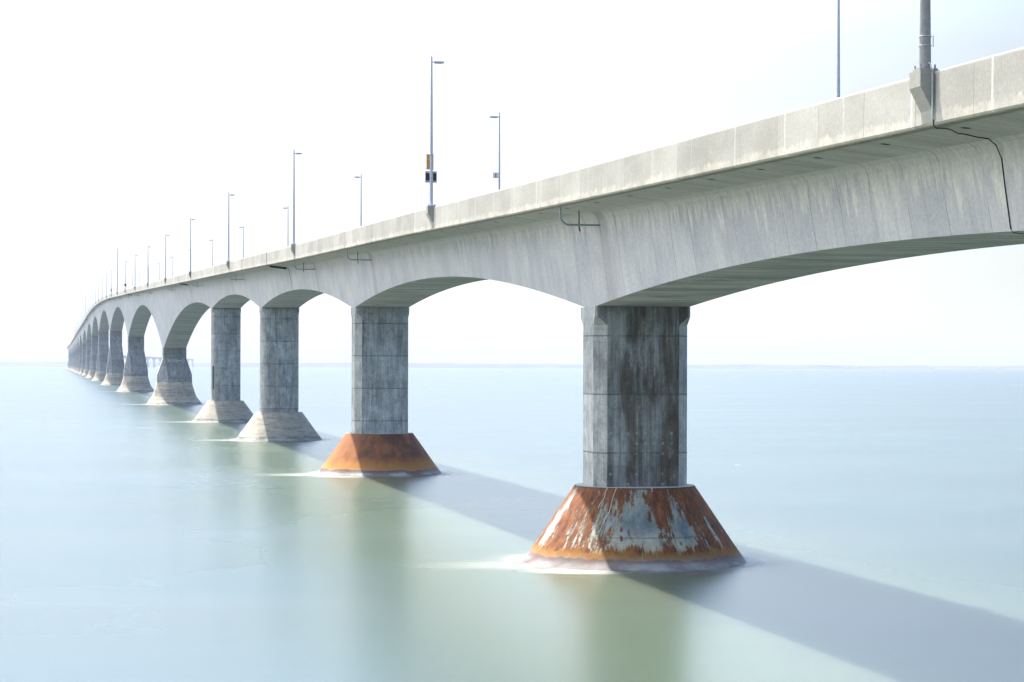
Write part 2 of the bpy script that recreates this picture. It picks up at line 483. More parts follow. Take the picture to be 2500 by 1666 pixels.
class MB:
    """collects pieces of one mesh"""
    def __init__(self): self.v = []; self.f = []; self.mi = []; self.uv = []
    def poly(self, pts, mi=0, uv=None):
        k = len(self.v); self.v += [Vector(p) for p in pts]
        self.f.append(tuple(range(k, k + len(pts)))); self.mi.append(mi)
        self.uv.append(uv or [(p[0], p[2]) for p in pts])
    def grid(self, rings, us, vfun, mi, closed=True):
        """rings: list of rings of points; us: u per column (len n+1 if closed)"""
        k = len(self.v); n = len(rings[0])
        for r in rings: self.v += [Vector(p) for p in r]
        cols = n if closed else n - 1
        for i in range(len(rings) - 1):
            for j in range(cols):
                j2 = (j + 1) % n
                self.f.append((k + i * n + j, k + i * n + j2, k + (i + 1) * n + j2, k + (i + 1) * n + j))
                self.mi.append(mi[j] if isinstance(mi, (list, tuple)) else mi)
                self.uv.append([(us[i][j], vfun(i, j)), (us[i][j + 1], vfun(i, j + 1)), (us[i + 1][j + 1], vfun(i + 1, j + 1)), (us[i + 1][j], vfun(i + 1, j))])
    def box(self, c, ax, ay, az, hx, hy, hz, mi=0):
        c = Vector(c); ax = Vector(ax) * hx; ay = Vector(ay) * hy; az = Vector(az) * hz
        q = [c + sx * ax + sy * ay + sz * az for sx in (-1, 1) for sy in (-1, 1) for sz in (-1, 1)]
        for f in ((0, 1, 3, 2), (4, 6, 7, 5), (0, 4, 5, 1), (2, 3, 7, 6), (0, 2, 6, 4), (1, 5, 7, 3)):
            self.poly([q[i] for i in f], mi)
    def tube(self, pts, rad, n=10, mi=0, cap=True):
        pts = [Vector(p) for p in pts]
        rings = []
        up = None
        for i, p in enumerate(pts):
            d = (pts[min(i + 1, len(pts) - 1)] - pts[max(i - 1, 0)]).normalized()
            ref = Vector((0, 0, 1)) if abs(d.z) < .9 else Vector((1, 0, 0))
            a = d.cross(ref).normalized(); b2 = d.cross(a).normalized()
            if up is not None and a.dot(up) < 0: a = -a; b2 = -b2
            up = a
            r = rad[i] if isinstance(rad, (list, tuple)) else rad
            rings.append([p + r * (math.cos(t) * a + math.sin(t) * b2) for t in [2 * math.pi * j / n for j in range(n)]])
        us = [[2 * math.pi * .1 * j / n for j in range(n + 1)] for _ in rings]
        self.grid(rings, us, lambda i, j: i * .3, mi)
        if cap:
            self.poly(rings[0][::-1], mi); self.poly(rings[-1], mi)
    def build(self, name, mats, parent=None, smooth=False):
        if not isinstance(mats, (list, tuple)): mats = [mats]
        return make(name, self.v, self.f, list(mats), self.mi, self.uv, parent, smooth)

def tag(o, label=None, cat=None, group=None, kind=None):
    if label: o['label'] = label
    if cat: o['category'] = cat
    if group: o['group'] = group
    if kind: o['kind'] = kind
    return o

def empty(name, loc):
    o = bpy.data.objects.new(name, None)
    o.empty_display_size = 1
    o.location = loc
    COL.objects.link(o)
    return o

def adopt(child, root):
    """parent without moving: geometry is written in world coordinates"""
    child.parent = root
    child.matrix_parent_inverse.identity()
    child.location = Vector(child.location) - root.matrix_world.translation if False else child.location
    return child

# ------------------------------------------------------------------ BRIDGE
bridge = empty('bridge', (0, 0, 0))
tag(bridge, 'long grey concrete girder bridge on many piers crossing the sea', 'bridge')

ORD = ['nearest', 'second', 'third', 'fourth', 'fifth', 'sixth', 'seventh', 'eighth', 'ninth', 'tenth']

def samples(y0, y1):
    step = 1.5 if y0 < 200 else 3.0 if y0 < 600 else 6.0 if y0 < 2000 else 12.0 if y0 < 4600 else 25.0
    k = max(4, int(round((y1 - y0) / step)))
    return [y0 + (y1 - y0) * i / k for i in range(k + 1)]

def build_span(y0, y1):
    ys = samples(y0, y1)
    mb = MB()
    rings, us, vs = [], [], []
    for y in ys:
        zt, d, w = ZT(y), depth(y), half_bottom(y)
        t_ = half_top(y)
        prof = [(-5.20, -1.15), (-5.24, -1.52), (-t_ - .32, -1.74), (-t_ - .12, -1.86), (-t_, -2.10), (-w, -d),
                (w, -d), (t_, -2.10), (t_ + .12, -1.86), (t_ + .32, -1.74), (5.24, -1.52), (5.20, -1.15)]
        rings.append([P(y, o, zt + z) for o, z in prof])
        s = y * 1.021
        us.append([s] * 13)
        vs.append([0, 0, 1.86, 0.0, .35, d - 2.0, d - 2.0 + 5, d - 2.0, .3, 0.0, 0, 0, 0])
    # strips: 0 slab edge, 1 overhang, 2-4 haunch and web, 5 soffit, 6-8, 9, 10, 11 road
    strips = [(0, 1), (1, 1), (2, 0), (3, 0), (4, 0), (5, 2), (6, 0), (7, 0), (8, 0), (9, 1), (10, 1), (11, 3)]
    k0 = len(mb.v)
    for r in rings: mb.v += r
    n = 12
    def vv(i, j, end):
        d = depth(ys[i])
        A = {0: (0, 0), 1: (0, 1.86), 2: (0, .02), 3: (.02, .35), 4: (.35, d - 2.0), 5: (0, 5.0), 6: (d - 2.0, .35), 7: (.35, .02), 8: (.02, 0), 9: (1.86, 0), 10: (0, 0), 11: (0, 10.4)}
        return A[j][end]
    for i in range(len(ys) - 1):
        for j, mi in strips:
            j2 = (j + 1) % n
            mb.f.append((k0 + i * n + j, k0 + (i + 1) * n + j, k0 + (i + 1) * n + j2, k0 + i * n + j2)); mb.mi.append(mi)
            a, b2 = ys[i] * 1.021, ys[i + 1] * 1.021
            mb.uv.append([(a, vv(i, j, 0)), (b2, vv(i + 1, j, 0)), (b2, vv(i + 1, j, 1)), (a, vv(i, j, 1))])
    g = mb.build('girder', [M['girder'], M['overhang'], M['soffit'], M['asphalt']], bridge)
    for side in (-1, 1):
        pb = MB()
        rings = []
        prof = [(5.22, -1.50), (5.22, -.03), (5.25, 0), (5.47, 0), (5.50, -.03), (5.52, -1.44), (5.46, -1.5)]
        vals = [3.0, 1.5 + .0, .02, .0, .03, 1.44, 1.5, 1.6]
        for y in ys:
            zt = ZT(y)
            rings.append([P(y, side * o, zt + z) for o, z in prof])
        pb.grid(rings, [[y * 1.021 + (0 if side < 0 else 57)] * 8 for y in ys], lambda i, j: vals[j], 0)
        pb.build('parapet', M['parapet'], g)
    return g

# the setting's girders, pier to pier; the first one reaches back over the camera's side
edges = [-67.0] + PIERS
for a, b_ in zip(edges[:-1], edges[1:]):
    build_span(a, b_)

# ------------------------------------------------------------------ piers
def octa(W, D, c):
    return [(-W, D - c), (-W, -(D - c)), (-(W - c), -D), (W - c, -D), (W, -(D - c)), (W, D - c), (W - c, D), (-(W - c), D)]

def loft_octa(mb, y, rings, mi):
    """rings: (W, D, c, z) from the top down; seams measured from the first ring"""
    x, al, rt = frame(y)
    R, U = [], []
    for W, D, c, z in rings:
        pts = octa(W, D, c)
        R.append([Vector((x + a * rt[0] + b_ * al[0], y + a * rt[1] + b_ * al[1], z)) for a, b_ in pts])
        u = [0.0]
        W0, D0, c0, _ = rings[-1]
        q = octa(W0, D0, c0)
        for j in range(8):
            a, b_ = q[j], q[(j + 1) % 8]
            u.append(u[-1] + math.hypot(a[0] - b_[0], a[1] - b_[1]))
        U.append([t + y * 1.37 for t in u])
    z0 = rings[0][3]
    k = len(mb.v)
    for r in R: mb.v += r
    for i in range(len(R) - 1):
        for j in range(8):
            j2 = (j + 1) % 8
            mb.f.append((k + i * 8 + j, k + (i + 1) * 8 + j, k + (i + 1) * 8 + j2, k + i * 8 + j2))
            mb.mi.append(mi[j])
            def uu(ii, jj):
                a, b_ = octa(*rings[ii][:3])[jj % 8]
                t = {0: b_, 1: (a - b_) * .7, 2: a, 3: (a + b_) * .7, 4: -b_, 5: (b_ - a) * .7, 6: -a, 7: -(a + b_) * .7}[j]
                return t + j * 7.3 + y * 1.37
            mb.uv.append([(uu(i, j), z0 - rings[i][3]), (uu(i + 1, j), z0 - rings[i + 1][3]), (uu(i + 1, j + 1), z0 - rings[i + 1][3]), (uu(i, j + 1), z0 - rings[i][3])])
    mb.f.append(tuple(k + j for j in range(8))); mb.mi.append(mi[0]); mb.uv.append([(0, 0)] * 8)

def ray_octa(W, D, c, t):
    """radius of the octagon in direction t"""
    ct, st = abs(math.cos(t)), abs(math.sin(t))
    r = min(W / max(ct, 1e-6), D / max(st, 1e-6))
    s = (W + D - c)
    return min(r, s / max(ct + st, 1e-6))

def loft_round(mb, y, rings, n=48, mi=0, zref=0.0):
    """rings: (W, D, c, roundness, R, z)"""
    x, al, rt = frame(y)
    Rr, U = [], []
    for W, D, c, rd, R, z in rings:
        ring = []
        for j in range(n):
            t = -2 * math.pi * (j + .5) / n
            r = (1 - rd) * ray_octa(W, D, c, t) + rd * R
            a, b_ = r * math.cos(t), r * math.sin(t)
            ring.append(Vector((x + a * rt[0] + b_ * al[0], y + a * rt[1] + b_ * al[1], z)))
        Rr.append(ring)
        U.append([5.2 * 2 * math.pi * j / n + y * .77 for j in range(n + 1)])
    mb.grid(Rr, U, lambda i, j: rings[i][5] - zref, mi)
    return Rr

def approach_pier(y, idx):
    r = empty('pier', (0, 0, 0)); r.parent = bridge
    zs = ZT(y) - depth(y)
    near = idx == 1
    fm = 1
    mb = MB()
    zb = 3.5
    rings = [(2.53, 1.66, .10, zs + .10), (2.53, 1.66, .12, zs - .42), (2.50, 1.70, .60, zs - .85), (2.50, 1.70, .60, zb)]
    # more rings so that streaks keep straight
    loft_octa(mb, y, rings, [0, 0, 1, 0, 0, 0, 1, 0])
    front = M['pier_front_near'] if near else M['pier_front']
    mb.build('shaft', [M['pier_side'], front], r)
    cone = {0: M['rust_paint'], 1: M['rust_paint'], 2: M['rust']}.get(idx, M['cone'])
    cb = MB()
    ks = {0: 1.068, 1: 1.068, 2: 1.02}.get(idx, 1.0)
    rr = loft_round(cb, y, [(0, 0, 0, 1, 3.12, 3.70 * ks), (0, 0, 0, 1, 3.14, 3.66 * ks), (0, 0, 0, 1, 3.62, 3.0 * ks), (0, 0, 0, 1, 4.34, 2.0 * ks),
                            (0, 0, 0, 1, 5.06, 1.0 * ks), (0, 0, 0, 1, 5.80, 0.0), (0, 0, 0, 1, 7.9, -3.0)], 64)
    cb.poly(rr[0], 1)
    name = 'steel_cone' if idx in (0, 1, 2) else 'concrete_cone'
    cb.build(name, [cone, M['ledge'] if idx in (0, 1, 2) else M['cone']], r, smooth=False)
    for p_ in r.children[-1].data.polygons:
        if len(p_.vertices) == 4: p_.use_smooth = True
    lab = {1: 'nearest pier, dark stained concrete on a rust-streaked painted steel cone',
           2: 'second pier, grey concrete on an orange rusted steel cone',
           3: 'third pier, on a plain pale concrete cone', 4: 'fourth pier, on a plain pale concrete cone'}.get(idx)
    if lab: r['label'] = lab
    return r

def main_pier(y, idx):
    r = empty('pier', (0, 0, 0)); r.parent = bridge
    x = PX(y)
    s0 = sea(x, y)
    zs = ZT(y) - depth(y)
    zb = s0 + 7.5
    zn = zb + (zs - zb) * .62
    mb = MB()
    rings = [(2.86, 2.6, .25, zs + .5), (2.86, 2.6, .3, zn + .05), (2.9, 2.7, .45, zn), (4.25, 4.1, 2.35, zb), (4.3, 4.3, 2.5, s0 + 5.6), (4.3, 4.3, 2.5, s0 + 5.2)]
    loft_octa(mb, y, rings, [1, 0, 0, 0, 0, 0, 0, 0])
    mb.build('shaft', [M['pier_main'], M['pier_side']], r)
    cb = MB()
    n = 48 if idx < 9 else 24
    loft_round(cb, y, [(4.34, 4.34, 2.5, 0.0, 4.5, s0 + 5.6), (4.46, 4.46, 2.5, .15, 4.7, s0 + 4.8), (4.8, 4.8, 2.6, .45, 4.95, s0 + 3.7), (5.3, 5.3, 2.9, .8, 5.4, s0 + 2.2),
                       (6, 6, 3, 1, 6.2, s0 + 1.0), (7, 7, 3, 1, 6.95, s0), (8, 8, 3, 1, 9.2, s0 - 3.0)], n, 0, s0)
    o = cb.build('ice_shield', M['shield'], r, smooth=True)
    return r

for i, y in enumerate(PIERS):
    if i < FIRST_MAIN: approach_pier(y, i)
    else:
        pr = main_pier(y, i)
        if i == 5:
            pr['label'] = 'fifth pier, flared concrete base with white graffiti under the neck'
            # graffiti strokes sprayed on the face towards the camera
            y5 = PIERS[5]; x5, al, rt = frame(y5)
            gb = MB()
            zc = 10.75
            def gp(o, z):
                zs = ZT(y5) - depth(y5); zb = sea(x5, y5) + 7.5; zn = zb + (zs - zb) * .62
                dd = 2.66 if z >= zn else 2.7 + (4.1 - 2.7) * (zn - z) / (zn - zb)
                return Vector((x5 + o * rt[0] - (dd + .03) * al[0], y5 + o * rt[1] - (dd + .03) * al[1], z))
            strokes = [[(-1.75, .75), (-1.6, .0), (-1.75, -.3), (-2.0, -.3)],                    # J
                       [(-1.3, .35), (-1.3, -.25)], [(-1.3, .15), (-1.1, .35), (-.95, .3)],      # r
                       [(-.7, .6), (-.72, -.1), (-.5, -.25)], [(-.9, .3), (-.45, .3)],           # t
                       [(-.3, .5), (-.3, -.1), (-.1, -.2), (.1, -.1), (.1, .5)],                 # U
                       [(.35, -.25), (.35, .5), (.65, .45), (.65, .2), (.38, .1), (.75, -.25)],  # R
                       [(1.0, .5), (1.0, -.2)],                                                  # I
                       [(1.2, .35), (1.3, -.05), (1.4, .2), (1.5, -.05), (1.6, .35)],            # w
                       [(2.0, .75), (1.85, .1), (1.95, -.35), (2.2, -.3)], [(2.25, .5), (2.35, .7), (2.4, -.15)]]
            for st in strokes:
                gb.tube([gp(a * .93, zc + b_ * .85) for a, b_ in st], .13, 5)
            gb.build('graffiti', M['chalk'], pr)

pier_by = [c for c in bridge.children if c.name.startswith('pier')]
y4 = PIERS[4]; x4, al4, rt4 = frame(y4)
pb_ = MB()
nrm = Vector((-rt4[0] - al4[0], -rt4[1] - al4[1], 0)).normalized(); tan = Vector((nrm.y, -nrm.x, 0))
c4 = Vector((x4, y4, 0)) + Vector((rt4[0], rt4[1], 0)) * -2.2 + Vector((al4[0], al4[1], 0)) * -1.4
pb_.box(c4 + nrm * .01 + Vector((0, 0, 7.75)), nrm, tan, (0, 0, 1), .02, .22, 2.05)
pn_ = pb_.build('inspection_panel', M['navy'], [c for c in pier_by if c.get('label', '').startswith('fourth')][0])
pf_ = MB()
for sgn in (-1, 1): pf_.box(c4 + nrm * .03 + tan * .27 * sgn + Vector((0, 0, 7.2)), nrm, tan, (0, 0, 1), .03, .045, 2.8)
pf_.box(c4 + nrm * .03 + Vector((0, 0, 9.85)), nrm, tan, (0, 0, 1), .03, .32, .05)
pf_.build('panel_frame', M['ledge'], pn_)
y1 = PIERS[1]; x1, al1, rt1 = frame(y1)
for t0, ln, dt in ((-2.27, .95, .05), (-2.12, 2.0, .09), (-1.55, .18, .0)):
    pts_ = []; wb_ = MB()
    for k in range(8):
        q = k / 7; z = 3.70 - ln * q; r_ = 3.14 + (3.66 - z) / 3.66 * 2.69 + .03 if z < 3.66 else 3.16
        t = t0 - dt * q - .012 * math.sin(q * 9)
        pts_.append(Vector((x1 + r_ * (math.cos(t) * rt1[0] + math.sin(t) * al1[0]), y1 + r_ * (math.cos(t) * rt1[1] + math.sin(t) * al1[1]), z * 1.068 + .01)))
    wb_.tube(pts_, .016, 6)
    wb_.build('loose_wire', M['white_wire'], [c for c in pier_by if c.get('label', '').startswith('nearest')][0])

# ------------------------------------------------------------------ brackets, joints and drains (parts of the bridge)
LAMP_L = [v + 1.14 for v in [62.2, 144.0, 227.5, 311.1, 396.4, 482.5, 570.0, 656.0, 741.0, 827.0, 911.0, 991.0, 1072.0, 1150.0, 1229.0, 1308.0, 1388.0, 1466.0]]
while LAMP_L[-1] < 2450: LAMP_L.append(LAMP_L[-1] + 81.5)
LAMP_R = [100.25, 178.1, 258.7, 338.9, 418.2, 497.5]
while LAMP_R[-1] < 2450: LAMP_R.append(LAMP_R[-1] + 81.0)

def bracket(y, side):
    x, al, rt = frame(y)
    zt = ZT(y)
    mb = MB()
    prof = [(0.0, .03), (.40, .03), (.40, -.43), (.055, -1.08), (.03, -1.42), (0.0, -1.44)]   # (out, down)
    L = []
    for a in (-.41, .41):
        L.append([P(y, side * (5.505 + o if o > 0 else 5.35), zt + z, a) for o, z in prof])
    n = len(prof)
    for j in range(n):
        j2 = (j + 1) % n
        q = [L[0][j], L[1][j], L[1][j2], L[0][j2]]
        base = y * 1.021
        mb.poly(q, 0, [(base, -prof[j][1] * .7 + .12), (base + .82, -prof[j][1] * .7 + .12), (base + .82, -prof[j2][1] * .7 + .12), (base, -prof[j2][1] * .7 + .12)])
    for l in L:
        mb.poly(l, 0, [(y + p[0], .12 - p[1] * .7) for p in prof])
    return mb.build('lamp_bracket', M['parapet'], bridge)

for y in LAMP_L: bracket(y, -1)
for y in LAMP_R: bracket(y, 1)

def joint(y):
    """open expansion joint: a dark gap down parapet, overhang and web"""
    mb = MB()
    x, al, rt = frame(y)
    zt, d, w = ZT(y), depth(y), half_bottom(y)
    t_ = half_top(y)
    prof = [(-5.53, -.02), (-5.53, -1.50), (-5.26, -1.55), (-t_ - .34, -1.77), (-t_ - .14, -1.88), (-t_ - .02, -2.12), (-w - .02, -d + .1)]
    pts = [P(y, o, zt + z) for o, z in prof]
    hw = .07 if y < 600 else .12
    A = Vector((al[0], al[1], 0)) * hw
    for p, q in zip(pts[:-1], pts[1:]):
        dirn = (q - p).normalized()
        nrm = dirn.cross(Vector((al[0], al[1], 0))).normalized() * .012
        a, b2, c, e = p - A, p + A, q + A, q - A
        mb.poly([a - nrm, b2 - nrm, c - nrm, e - nrm]); mb.poly([a + nrm, e + nrm, c + nrm, b2 + nrm])
        mb.poly([a - nrm, e - nrm, e + nrm, a + nrm]); mb.poly([b2 - nrm, b2 + nrm, c + nrm, c - nrm])
    # thin dark slab across the overhang's underside at the joint
    T = [P(y, o, zt + z) for o, z in ((-5.15, -1.62), (-t_ - .35, -1.84))]
    mb.box((T[0] + T[1]) / 2 - Vector((0, 0, .03)), (T[1] - T[0]).normalized(), (al[0], al[1], 0), (0, 0, 1), (T[1] - T[0]).length / 2, .5, .10)
    return mb.build('expansion_joint', M['dark'], bridge)

JY = [258.1, 437.0, 728.0, 985.0]
for i in range(7, 24):
    m_ = (PIERS[i] + PIERS[i + 1]) / 2
    JY.append(m_ + (20 if i % 2 else -25))
for y in JY: joint(y)

def drain(y):
    """galvanised drain: down from the overhang's edge, bend, then level into the web"""
    mb = MB()
    zt = ZT(y)
    pts = [P(y, -5.05, zt - 1.52), P(y, -5.05, zt - 1.95)]
    for k in range(1, 8):
        a = k / 7 * math.pi / 2
        pts.append(P(y, -5.05 + .45 * (1 - math.cos(a)), zt - 1.95 - .45 * math.sin(a)))
    pts.append(P(y, -half_top(y) + .1, zt - 2.40))
    mb.tube(pts, .055, 10)
    d_ = mb.build('drain_pipe', M['pipe'], bridge, smooth=True)
    hb = MB()
    hb.tube([P(y, -4.1, zt - 1.70), P(y, -4.1, zt - 2.5)], .03, 8)
    hb.tube([P(y - .02, -4.1, zt - 2.5), P(y - .02, -4.05, zt - 2.72)], .035, 8)
    hb.build('hanger', M['cable'], d_)
    return d_

DR = [110.5, 191.5, 233.0, 318.0, 402.0, 486.0]
yd = 590.0
while yd < 2300:
    DR.append(yd); yd += 82.0
for y in DR: drain(y)

# ------------------------------------------------------------------ lamp posts
def ring_band(mb, c, r, z, n=14):
    mb.tube([Vector((c[0] + r * math.cos(t), c[1] + r * math.sin(t), z)) for t in [2 * math.pi * k / n for k in range(n + 1)]], .013, 6, 0, False)

def lamp_parts(root, side, height, al, rt, matp, n=12, head=True, r0=.165, r1=.075):
    pb = MB()
    pb.tube([(0, 0, 0), (0, 0, height * .5), (0, 0, height)], [r0, (r0 + r1) / 2, r1], n)
    # base plate and bolts
    pb.box((0, 0, .03), (rt[0], rt[1], 0), (al[0], al[1], 0), (0, 0, 1), .27, .27, .03)
    for a in (-1, 1):
        for c in (-1, 1):
            o = Vector((rt[0] * a * .21 + al[0] * c * .21, rt[1] * a * .21 + al[1] * c * .21, 0))
            pb.tube([o + Vector((0, 0, .06)), o + Vector((0, 0, .17))], .028, 6)
    pb.build('pole', matp, root, smooth=False)
    if head:
        d = -side
        hb = MB()
        o = Vector((rt[0], rt[1], 0)) * d
        up = Vector((0, 0, 1))
        A = Vector((al[0], al[1], 0))
        zc = height - .36
        hb.tube([Vector((0, 0, zc)), o * .16 + Vector((0, 0, zc + .03))], .035, 8)
        # flat luminaire, thicker towards the pole, with a lens frame below
        secs = [(.13, .09, .09, .055), (.20, .13, .15, .06), (.62, .13, .15, .075), (.82, .10, .11, .05)]
        rings = []
        for (t, wd, wd2, th) in secs:
            c = o * t + Vector((0, 0, zc))
            rings.append([c - A * wd + up * th * .7, c + A * wd + up * th * .7, c + A * wd2 - up * th * .3, c + A * wd2 - up * th, c - A * wd2 - up * th, c - A * wd2 - up * th * .3])
        hb.grid(rings, [[0, .1, .2, .3, .4, .5, .6]] * 4, lambda i, j: i * .2, 0)
        hb.poly(rings[0]); hb.poly(rings[-1][::-1])
        hd = hb.build('luminaire', M['galv'], root)
        lb = MB()
        lb.box(o * .45 + Vector((0, 0, zc - .085)), (o.x, o.y, 0), (al[0], al[1], 0), (0, 0, 1), .22, .11, .012)
        lb.build('lens', M['white'], hd)

LEFT_LABELS = {
    0: 'thick grey pole with pale wire bands on the nearest bracket, cut off by the top',
    1: 'lamp post on the near parapet carrying the orange sign and the dark panel',
    2: 'tall lamp post on the near parapet, second to the left of the thick pole',
    3: 'lamp post on the near parapet above the gap between the third and fourth piers',
    4: 'lamp post on the near parapet above the fourth pier from the right',
    5: 'lamp post on the near parapet, fifth from the right',
    6: 'lamp post on the near parapet, sixth to the left of the thick pole',
    7: 'lamp post on the near parapet, second to the right of the tall bare mast',
    8: 'lamp post with a dark box low on its pole, right of the tall bare mast',
    9: 'tall bare mast without a lamp head, nearer of the two on the bridge',
    10: 'lamp post with a dark box on its pole, left of the tall bare mast'}
RIGHT_LABELS = {
    0: 'slim pale pole behind the parapet, cut off by the top, left of the thick pole',
    1: 'far-side lamp post carrying the small white phone sign',
    2: 'far-side lamp post next to the left of the phone sign post, its head pointing left',
    3: 'far-side lamp post standing close beside a taller near-side post at its right',
    4: 'far-side lamp post, third to the left of the phone sign post',
    5: 'far-side lamp post, fifth to the left of the slim pole cut off by the top',
    6: 'far-side lamp post, sixth to the left of the slim pole cut off by the top'}

lamps_l = []
for k, y in enumerate(LAMP_L):
    x, al, rt = frame(y)
    base = P(y, -5.60, ZT(y) + .035)
    mast = k in (9, 19)
    r = empty('mast' if mast else 'lamp_post', base)
    h = 16.5 if mast else 9.75
    lamp_parts(r, -1, h, al, rt, M['pole_near'] if k == 0 else M['galv'], 20 if k == 0 else 10, not mast,
               .172 if k == 0 else (.17 if mast else .125), .10 if mast else .055)
    lab = LEFT_LABELS.get(k)
    if k == 19: lab = 'tall bare mast without a lamp head, farther of the two on the bridge'
    if lab is None:
        lab = 'faint distant lamp post on the near parapet, beyond the nearer tall bare mast'
    tag(r, lab, 'mast' if mast else 'lamp post', 'lamp posts along the near parapet' if not mast else None)
    lamps_l.append(r)
lamps_r = []
for k, y in enumerate(LAMP_R):
    x, al, rt = frame(y)
    base = P(y, 5.60, ZT(y) + .035)
    r = empty('lamp_post', base)
    lamp_parts(r, 1, 9.3, al, rt, M['galv'], 10, True, .105, .05)
    lab = RIGHT_LABELS.get(k, 'faint distant lamp post on the far side of the roadway, its head pointing left')
    tag(r, lab, 'lamp post', 'lamp posts on the far side of the bridge')
    lamps_r.append(r)

# bands, box bracket and conduit on the nearest pole
r0 = lamps_l[0]
x, al, rt = frame(LAMP_L[0])
wb = MB()
for z in (.72, .98):
    ring_band(wb, (0, 0), .178, z)
e = Vector((al[0], al[1], 0)) * -.10 + Vector((rt[0], rt[1], 0)) * .20
wb.tube([e + Vector((0, 0, .68)), e + Vector((0, 0, 1.0))], .014, 6)
wb.build('wire_band', M['white_wire'], r0)
cb = MB()
side_o = Vector((al[0], al[1], 0))
R_ = Vector((rt[0], rt[1], 0))
cpts = [Vector((0, 0, .22)) - side_o * .175 + R_ * .03, Vector((0, 0, .2)) - side_o * .24 + R_ * .06, Vector((0, 0, .02)) - side_o * .27 + R_ * .08,
        Vector((0, 0, .03)) - side_o * .42 + R_ * .08, Vector((0, 0, -.10)) - side_o * .47 + R_ * .02, Vector((0, 0, -.35)) - side_o * .47 + R_ * .02, Vector((0, 0, -1.42)) - side_o * .47 + R_ * .02]
cb.tube(cpts, .018, 8)
cb.build('conduit', M['white_wire'], r0, smooth=True)
cb = MB()
cb.tube([p + Vector((0, 0, 0)) - side_o * .05 for p in cpts[4:]], .022, 8)
cb.build('conduit', M['pipe'], r0, smooth=True)

# boxes on two distant posts
for k in (8, 10):
    y = LAMP_L[k]; x, al, rt = frame(y)
    c = P(y, -5.60, ZT(y) + 1.55)
    mb = MB()
    mb.box(Vector((0, 0, 1.55)) - Vector((al[0], al[1], 0)) * .30, (rt[0], rt[1], 0), (al[0], al[1], 0), (0, 0, 1), .32 if k == 8 else .2, .14, .38 if k == 8 else .6)
    mb.box(Vector((0, 0, 1.95 if k == 8 else 2.17)) - Vector((al[0], al[1], 0)) * .30, (rt[0], rt[1], 0), (al[0], al[1], 0), (0, 0, 1), .36 if k == 8 else .24, .17, .02)
    mb.build('control_box', M['navy'], lamps_l[k])

# signs on the second near-side post: orange plate seen from behind and a dark panel, clamped to the pole
y = LAMP_L[1]; x, al, rt = frame(y)
A = Vector((al[0], al[1], 0)); Rt = Vector((rt[0], rt[1], 0))
base = P(y, -5.60, ZT(y) + .035)
sg = empty('warning_sign', base + Vector((0, 0, 2.9)) + A * .15)
tag(sg, 'tall narrow orange sign plate fixed to a lamp post above the dark panel', 'sign')
mb = MB(); mb.box((-.07 * Rt.x, -.07 * Rt.y, 0), Rt, A, (0, 0, 1), .23, .012, .50); mb.build('plate', M['orange'], sg)
mb = MB()
for z in (-.48, -.16, .16, .48):
    mb.box(Vector((0, 0, z)) - Rt * .07 - A * .025, Rt, A, (0, 0, 1), .25 if abs(z) > .4 else .14, .012, .022)
mb.build('mounting_rail', M['galv'], sg)
dp = empty('solar_panel', base + Vector((0, 0, 1.92)) + A * .17)
tag(dp, 'square dark blue panel in a pale frame on a lamp post below the orange sign', 'panel')
mb = MB(); mb.box((0, 0, 0), Rt, A, (0, 0, 1), .37, .02, .36); mb.build('panel', M['navy'], dp)
mb = MB()
for z in (-.28, .28): mb.box(Vector((0, 0, z)) - A * .04, Rt, A, (0, 0, 1), .35, .018, .035)
for s in (-1, 1): mb.box(Rt * .37 * s - A * .01, Rt, A, (0, 0, 1), .012, .035, .37)
mb.build('frame', M['galv'], dp)

# phone sign on the second far-side post
y = LAMP_R[1]; x, al, rt = frame(y)
A = Vector((al[0], al[1], 0)); Rt = Vector((rt[0], rt[1], 0))
zph = CAM_H + (889.8 - 426) * y / 5400
bp = P(y, 5.60, 0)
ps = empty('phone_sign', Vector((bp.x, bp.y, zph)) - Rt * .31 - A * .1)
tag(ps, 'small square white sign with a black telephone handset, on a far-side lamp post', 'sign')
mb = MB(); mb.box((0, 0, 0), Rt, A, (0, 0, 1), .23, .012, .23); mb.build('plate', M['white'], ps)
mb = MB()
arc = [Vector((0, 0, 0)) - A * .02 + Rt * (.06 - .10 * math.cos(t)) + Vector((0, 0, .13 * math.sin(t))) for t in [(-1.2 + 2.4 * k / 8) for k in range(9)]]
mb.tube(arc, [.034, .036, .024, .02, .02, .02, .024, .036, .034], 6); mb.build('handset_symbol', M['dark'], ps)
mb = MB()
for z in (-.14, .14): mb.tube([Vector((0, 0, z)) + A * .02 + Rt * .05, Vector((0, 0, z)) + A * .06 + Rt * .36], .016, 6)
mb.build('mounting_rail', M['galv'], ps)

# ------------------------------------------------------------------ black cable from the nearest bracket over overhang and web
def on_section(y, q, lift=.03):
    """a point on the left flank: q 0-1 overhang edge to haunch, 1-2 web top to bottom, 2-3 across the underside"""
    zt, d, w = ZT(y), depth(y), half_bottom(y)
    t_ = half_top(y)
    if q <= 1: o, z = -5.45 + (5.45 - t_ - .32) * q, -1.53 + (-1.74 + 1.53) * q - lift
    elif q <= 1.12:
        t = (q - 1) / .12; o, z = -t_ - .32 + .32 * t - lift * .7, -1.74 - .36 * t - lift * .5
    elif q <= 2: t = (q - 1.12) / .88; o, z = -t_ + (t_ - w) * t - lift, -2.10 + (-d + 2.10) * t
    else: o, z = -w + (q - 2) * 2 * w, -d - lift
    return P(y, o, zt + z)

